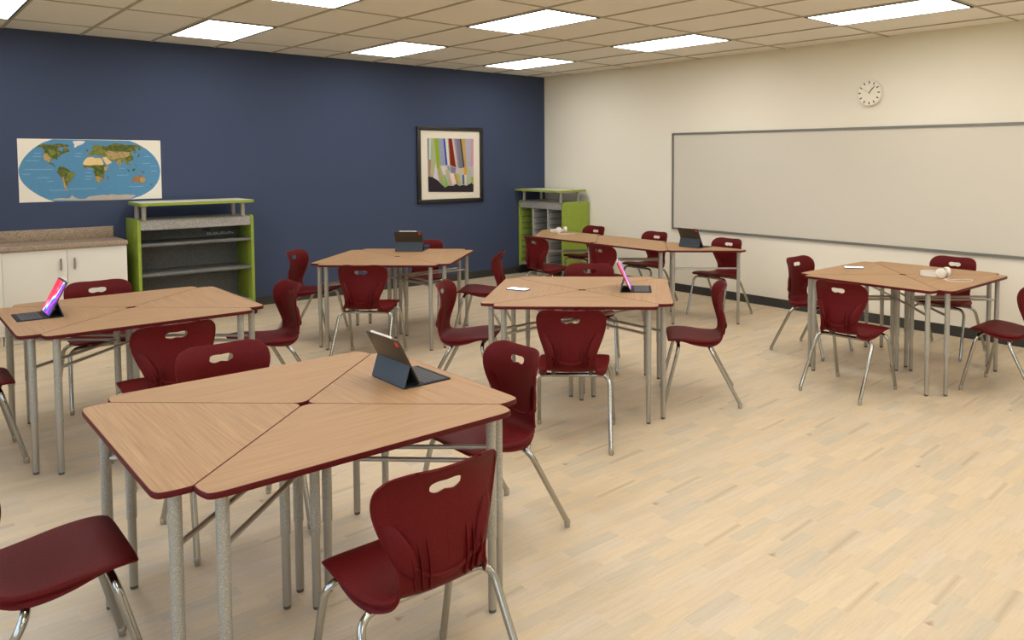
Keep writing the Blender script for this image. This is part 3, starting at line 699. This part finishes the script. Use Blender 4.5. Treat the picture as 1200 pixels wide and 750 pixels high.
xn = xa+sp/2
for k, (d_, c_) in enumerate(row_near):
    y = ya+sp*(k+.5)
    place('d', desk0, xn-CX, y, PI, d_, 'wedge desks in the long row'); place('c', chair0, xn-CD, y, 0, c_, 'maroon chairs along the desk row')

# ------------------------------------------------------------------ white cupboard with speckled worktop
def cupboard(x0, x1, label):
    t = thing('base_cabinet', label, 'cabinet', ((x0+x1)/2, YW-.26, 0), 0, 'white cupboards under the worktop'); hw = (x1-x0)/2
    MB().box((-hw, -.222, .09), (hw, .24, .852)).box((-hw+.004, -.17, 0), (hw-.004, .24, .09)).build('body', M['white_lam'], t)
    for s in (-1, 1):
        xa_, xb_ = (-hw+.001, -.0015) if s < 0 else (.0015, hw-.001)
        d = MB().box((xa_, -.243, .095), (xb_, -.2225, .846), .0015).build('door', M['white_lam'], t)
        xh = s*.052
        m = MB().tube([(xh, -.266, .655), (xh, -.266, .762)], .008, 10)
        for z in (.672, .745): m.tube([(xh, -.268, z), (xh, -.2432, z)], .004, 8)
        m.build('door_handle', M['steel'], d)
cupboard(-3.17, -2.21, 'white two-door cupboard under the brown speckled worktop, beside the green shelf')
cupboard(-4.13, -3.1705, 'white two-door cupboard at the end of the worktop, cut off by the photo')
wt = thing('countertop', 'brown speckled worktop with upstand on the white cupboards', 'worktop', (-3.2, YW-.26, .852))
MB().box((-.97, -.262, .0005), (.997, .258, .043), .003).build('worktop_slab', M['granite'], wt)
MB().box((-.97, .236, .0432), (.975, .258, .152), .002).build('upstand', M['granite'], wt)

# ------------------------------------------------------------------ green shelf units on castors; local x across, front at -y
def panel_outline(d0, d1, z0, z1, r=.045):
    return rrect(d0, d1, z0, z1, [.03, r, .012, .012], 8)      # (depth, z), big round at front top
def unit_common(t, w, dep, rx, posts):
    hw = w/2; f, b = -dep/2, dep/2
    for s in (-1, 1):
        x0, x1 = (-hw, -hw+.03) if s < 0 else (hw-.03, hw)
        MB().prism(panel_outline(f, b, .118, 1.083), x0, x1, 'x', .003).build('side_panel', M['green'], t)
    i0, i1 = -hw+.0302, hw-.0302
    pr = [(f+.012, .976), (f+.012, 1.04)]+[(f+.012+.036*(1-math.cos(k*PI/16)), 1.04+.036*math.sin(k*PI/16)) for k in range(1, 9)]+[(b-.005, 1.076), (b-.005, 1.05), (f+.04, 1.05), (f+.04, .976)]
    MB().prism(pr, i0, i1, 'x').build('top_panel', M['grey_lam'], t)
    MB().box((i0, b-.022, .15), (i1, b-.008, 1.049)).build('back_panel', M['grey_in'], t)
    MB().box((i0, f+.012, .14), (i1, b-.023, .17), .002).build('bottom_panel', M['grey_lam'], t)
    # raised shelf on four posts
    r = MB().prism(rrect(-rx, rx, f-.085, b-.03, .035, 8), 1.222, 1.248, 'z', .002).build('riser_shelf', M['white_top'], t)
    ring = MB(); O = rrect(-rx-.0015, rx+.0015, f-.0865, b-.0285, .0365, 10)
    I = rrect(-rx+.0006, rx-.0006, f-.0844, b-.0306, .0344, 10); bm = bmesh.new(); n = len(O)
    Q = [[bm.verts.new((p[0], p[1], z)) for p in P] for P, z in ((O, 1.2215), (O, 1.2495), (I, 1.2495), (I, 1.2215))]
    for A, B in zip(Q, Q[1:]+Q[:1]):
        for k in range(n): bm.faces.new([A[k], A[(k+1) % n], B[(k+1) % n], B[k]])
    ring.take(bm); ring.build('green_edge', M['green'], r)
    for px, py in posts:
        MB().lathe([(0, 1.0765), (.024, 1.0765), (.024, 1.081), (.0215, 1.082), (.0215, 1.205), (.03, 1.212), (.06, 1.2205), (.06, 1.222), (0, 1.222)], (px, py, 0), 20).build('riser_post', M['post'], t)
    for sx in (-1, 1):
        for y in (f+.03, b-.05):
            x = sx*(hw-.014)
            c = MB().box((x-.012, y-.02, .08), (x+.012, y+.02, .118), .003).build('castor_fork', M['rubber'], t)
            MB().lathe([(0, -.026), (.03, -.026), (.044, -.022), (.047, -.016), (.047, .016), (.044, .022), (.03, .026), (0, .026)], (x, y-.012, .0475), 24, Matrix.Rotation(PI/2, 4, 'Y')).build('castor_wheel', M['rubber'], c)
    return i0, i1, f, b
sl = thing('mobile_bookshelf', 'lime green open shelf unit with grey shelves and raised top, beside the white cupboard', 'shelf unit', (-1.565, YW-.02-.235, 0))
i0, i1, f, b = unit_common(sl, 1.095, .465, .535, [(-.485, -.22), (-.485, .06), (.435, .06), (.45, -.195)])
for z in (.505, .808):
    MB().box((i0, f+.014, z), (i1, b-.023, z+.028), .002).build('shelf', M['grey_in'], sl)
m = MB().prism(rrect(.16, .24, .905, .925, .0095, 6), b-.0235, b-.0225, 'y'); m.build('cable_slot', M['wall_blue'], sl)
m = MB()
for k in range(12):
    for q in range(2):
        if (k % 3) != 2 or q == 0: m.box((.205+k*.0235, b-.0236, .858+q*.014), (.222+k*.0235, b-.0225, .867+q*.014))
m.build('vent_slot', M['white_lam'], sl)

cu = thing('mobile_cubby', 'lime green tray cubby unit with three grey columns in the room corner', 'shelf unit', (XW-.02-.243, 2.545, 0), -PI/2)
i0, i1, f, b = unit_common(cu, 1.02, .485, .495, [(-.40, -.215), (-.40, .10), (.43, -.215), (.43, .10)])
xs = [i0, -.19, .155, i1]
for x in xs[1:3]:
    MB().box((x-.013, f+.016, .171), (x+.013, b-.023, 1.0495), .002).build('divider', M['grey_lam'], cu)
for k in range(3):
    x0 = xs[k]+(.0132 if k else .0002); x1 = xs[k+1]-(.0132 if k < 2 else .0002)
    for q in range(9):
        z = .215+q*.0885
        m = MB().box((x0, f+.035, z), (x0+.03, b-.024, z+.012)).box((x1-.03, f+.035, z), (x1, b-.024, z+.012))
        m.build('tray_runner', M['grey_in'], cu)

# ------------------------------------------------------------------ things on the desks
def make_tablet():
    """keyboard lies along +x from its hinge at x = 0; the screen faces +x"""
    t = thing('tablet', '', 'tablet'); hw = .138
    MB().prism(rrect(0, .218, -hw, hw, .008), .0005, .0055, 'z', .001).build('keyboard_base', M['folio'], t)
    m = MB()
    for r in range(5):
        n = 13 if r < 4 else 9; x = .098+r*.0205
        for k in range(n):
            w = (2*hw-.022)/n; y = -hw+.011+k*w
            m.box((x, y+.001, .0055), (x+.0185, y+w-.001, .0066))
    m.build('keys', M['keys'], t)
    th = math.radians(26)                       # lean of the tablet
    L = .215; W_ = .1395
    up = Vector((-math.sin(th), 0, math.cos(th))); nrm = Vector((math.cos(th), 0, math.sin(th)))
    Mx = Matrix((( nrm.x, 0, up.x, .073), (0, 1, 0, 0), (nrm.z, 0, up.z, .0075), (0, 0, 0, 1)))
    def leaf(a, b_, nm, mat, dp=.004):
        d = (b_-a); n_ = Vector((d.z, 0, -d.x)).normalized()
        bm = bmesh.new(); q = []
        for P in (a, a+n_*dp, b_+n_*dp, b_): q.append([bm.verts.new((P.x, s*hw, P.z)) for s in (-1, 1)])
        for A, B in zip(q, q[1:]+q[:1]): bm.faces.new([A[0], A[1], B[1], B[0]])
        bm.faces.new([k[0] for k in q]); bm.faces.new([k[1] for k in q][::-1])
        m = MB(); m.take(bm); return m.build(nm, mat, t)
    mid = Vector((.073, 0, .0075))+up*.096-nrm*.004
    leaf(Vector((0.0, 0, .005)), mid, 'folio_stand', M['folio_back'])
    body = MB().prism(rrect(-W_, W_, 0, L, .012, 8), -.0035, .0025, 'x', .001).build('tablet_body', M['tab_back'], t)
    body.matrix_local = Mx
    sc = MB().prism(rrect(-W_+.008, W_-.008, .008, L-.008, .006, 6), .0026, .0032, 'x').build('screen', M['screen'], body)
    bz = MB().prism(rrect(-W_+.0005, W_-.0005, .0005, L-.0005, .012, 6), .0012, .0024, 'x').build('rim', M['tab_edge'], body)
    MB().prism(rrect(-W_+.012, -W_+.037, L-.031, L-.010, .007, 6), -.0052, -.0036, 'x', .0004).build('camera_badge', M['red_cam'], body)
    MB().tube([(0, -.085, L+.0045), (0, .085, L+.0045)], .0042, 10).build('stylus', M['white_gloss'], body)
    return t
tab0 = make_tablet(); ft = True
for x, y, a, lb in ((-2.492, -3.272, 0, 'tablet with its dark back and slate folio towards us, on the nearest desks'),
                 (-3.205, -.58, PI, 'tablet with bright pink and blue screen facing left, beside the white cupboard'),
                 (-.414+R2*.272+R2*.03, -2.115-R2*.272+R2*.03, -PI/4, 'tablet seen edge-on with a thin strip of lit screen, on the middle cluster'),
                 (-.42+R2*.375, .531+R2*.375, PI/4, 'dark-backed tablet on the desks in front of the navy wall'),
                 (2.128, -.90, 0, 'dark-backed tablet on the long desk row, in front of the whiteboard corner')):
    o = tab0 if ft else dup(tab0); ft = False
    o.location = (x, y, TOP); o.rotation_euler = (0, 0, a); o['label'] = lb; o['group'] = 'tablets with keyboard folios'
def make_phone():
    t = thing('phone', '', 'phone')
    MB().prism(rrect(-.08, .08, -.039, .039, .011, 8), .0004, .008, 'z', .0015).build('phone_body', M['phone_body'], t)
    MB().prism(rrect(-.0765, .0765, -.0355, .0355, .009, 8), .0081, .0085, 'z').build('screen', M['phone_screen'], t)
    return t
p0 = make_phone(); p1 = dup(p0)
for o, x, y, a, lb in ((p0, -.735, -1.80, -72, 'phone with a white lit screen on the middle desk cluster'), (p1, 1.962, -2.888, -58, 'phone with a white lit screen on the cluster by the whiteboard')):
    o.location = (x, y, TOP); o.rotation_euler = (0, 0, math.radians(a)); o['label'] = lb; o['group'] = 'phones lying on desks'
def make_headphones():
    """band lies on its side, its bend at -x, cups at +x"""
    t = thing('headphones', '', 'headphones')
    bm = bmesh.new(); P = []
    for k in range(29):
        q = PI/2+PI*k/28
        P.append(Vector((-.045+.052*math.cos(q), .062*math.sin(q))))
    P = [Vector((.05, .062))]+P+[Vector((.05, -.062))]
    rows = []
    for i, p in enumerate(P):
        d = (P[min(i+1, len(P)-1)]-P[max(i-1, 0)]).normalized(); n_ = Vector((-d.y, d.x))
        rows.append([bm.verts.new((p.x+n_.x*s*.005, p.y+n_.y*s*.005, z)) for s, z in ((1, .006), (1, .04), (-1, .04), (-1, .006))])
    for A, B in zip(rows, rows[1:]):
        for k in range(4): bm.faces.new([A[k], A[(k+1) % 4], B[(k+1) % 4], B[k]])
    bm.faces.new(rows[0]); bm.faces.new(rows[-1][::-1])
    m = MB(); m.take(bm); m.build('headband', M['white_gloss'], t)
    for s in (-1, 1):
        Rm_ = Matrix.Rotation(-s*math.radians(38), 4, 'Z') @ Matrix.Rotation(-s*PI/2, 4, 'X')
        c = MB().lathe([(0, .022), (.028, .022), (.036, .017), (.0385, .006), (.038, -.006), (0, -.006)], (.076, s*.056, .0388), 28, Rm_).build('ear_cup', M['white_gloss'], t)
        MB().lathe([(0, -.0065), (.017, -.0065), (.02, -.012), (.030, -.022), (.036, -.016), (.0365, -.0062), (0, -.0062)], (.076, s*.056, .0388), 28, Rm_).build('ear_cushion', M['cushion'], c)
        MB().box((.03, s*.058-.007, .012), (.06, s*.058+.007, .034), .004).build('hinge', M['white_gloss'], t)
    path = [Vector(p) for p in ((.085, .05, .012), (.115, .01, .004), (.125, -.05, .003), (.115, -.1, .003), (.14, -.125, .003), (.17, -.10, .003), (.215, -.02, .003), (.265, .03, .003), (.30, -.02, .003), (.29, -.10, .003), (.24, -.16, .003), (.18, -.165, .003), (.15, -.14, .0065), (.16, -.11, .003))]
    Q = []
    for i in range((len(path)-1)*6+1): Q.append(Vector(cr([tuple(p) for p in path], i/6)))
    MB().tube(Q, .0021, 6).build('cord', M['white_gloss'], t)
    MB().tube([(.125, -.115, .005), (.145, -.13, .005)], .0045, 8).build('plug', M['white_gloss'], t)
    return t
h0 = make_headphones(); h1 = dup(h0)
for o, x, y, a, lb in ((h0, 1.985, -3.565, -88, 'white headphones with a looped cord on the desks by the whiteboard'), (h1, 2.19, 1.32, -84, 'small white headphones on the long row in front of the cubby unit')):
    o.location = (x, y, TOP); o.rotation_euler = (0, 0, math.radians(a)); o['label'] = lb; o['group'] = 'white headphones on desks'

# ------------------------------------------------------------------ daylight outside the windows, camera, view
w = bpy.data.worlds.new('World'); S.world = w; w.use_nodes = True
nt = w.node_tree; bg = nt.nodes['Background']
tc = nt.nodes.new('ShaderNodeTexCoord'); spz = nt.nodes.new('ShaderNodeSeparateXYZ'); nt.links.new(tc.outputs['Generated'], spz.inputs[0])
rp = nt.nodes.new('ShaderNodeValToRGB'); e = rp.color_ramp.elements
e[0].position = .44; e[0].color = (.10, .16, .04, 1); e[1].position = .5; e[1].color = (.8, .92, 1.0, 1)
e.new(.9).color = (.32, .52, .95, 1); e.new(.47).color = (.16, .24, .08, 1)
mr = nt.nodes.new('ShaderNodeMapRange'); mr.inputs['From Min'].default_value = -1; nt.links.new(spz.outputs['Z'], mr.inputs['Value'])
nt.links.new(mr.outputs[0], rp.inputs['Fac']); nt.links.new(rp.outputs['Color'], bg.inputs['Color']); bg.inputs['Strength'].default_value = 3.8

cam = bpy.data.cameras.new('camera'); co = bpy.data.objects.new('camera', cam); COL.objects.link(co); S.camera = co
co.location = (-4.0007, -6.216, 1.6849); co.rotation_euler = (math.radians(90-2.951), 0, math.radians(-44.09))
cam.sensor_fit = 'HORIZONTAL'; cam.sensor_width = 36; cam.lens = 911.53/1200*36
cam.shift_x = (600-728.008)/1200; cam.shift_y = (233.213-375)/1200; cam.clip_start = .05
vs = S.view_settings; vs.view_transform = 'Standard'; vs.look = 'None'; vs.gamma = 1; vs.use_curve_mapping = False; vs.exposure = 0
S.display_settings.display_device = 'sRGB'
S.cycles.max_bounces = 8; S.cycles.diffuse_bounces = 5; S.cycles.sample_clamp_indirect = 8
S.cycles.use_denoising = True; S.cycles.caustics_reflective = False; S.cycles.caustics_refractive = False
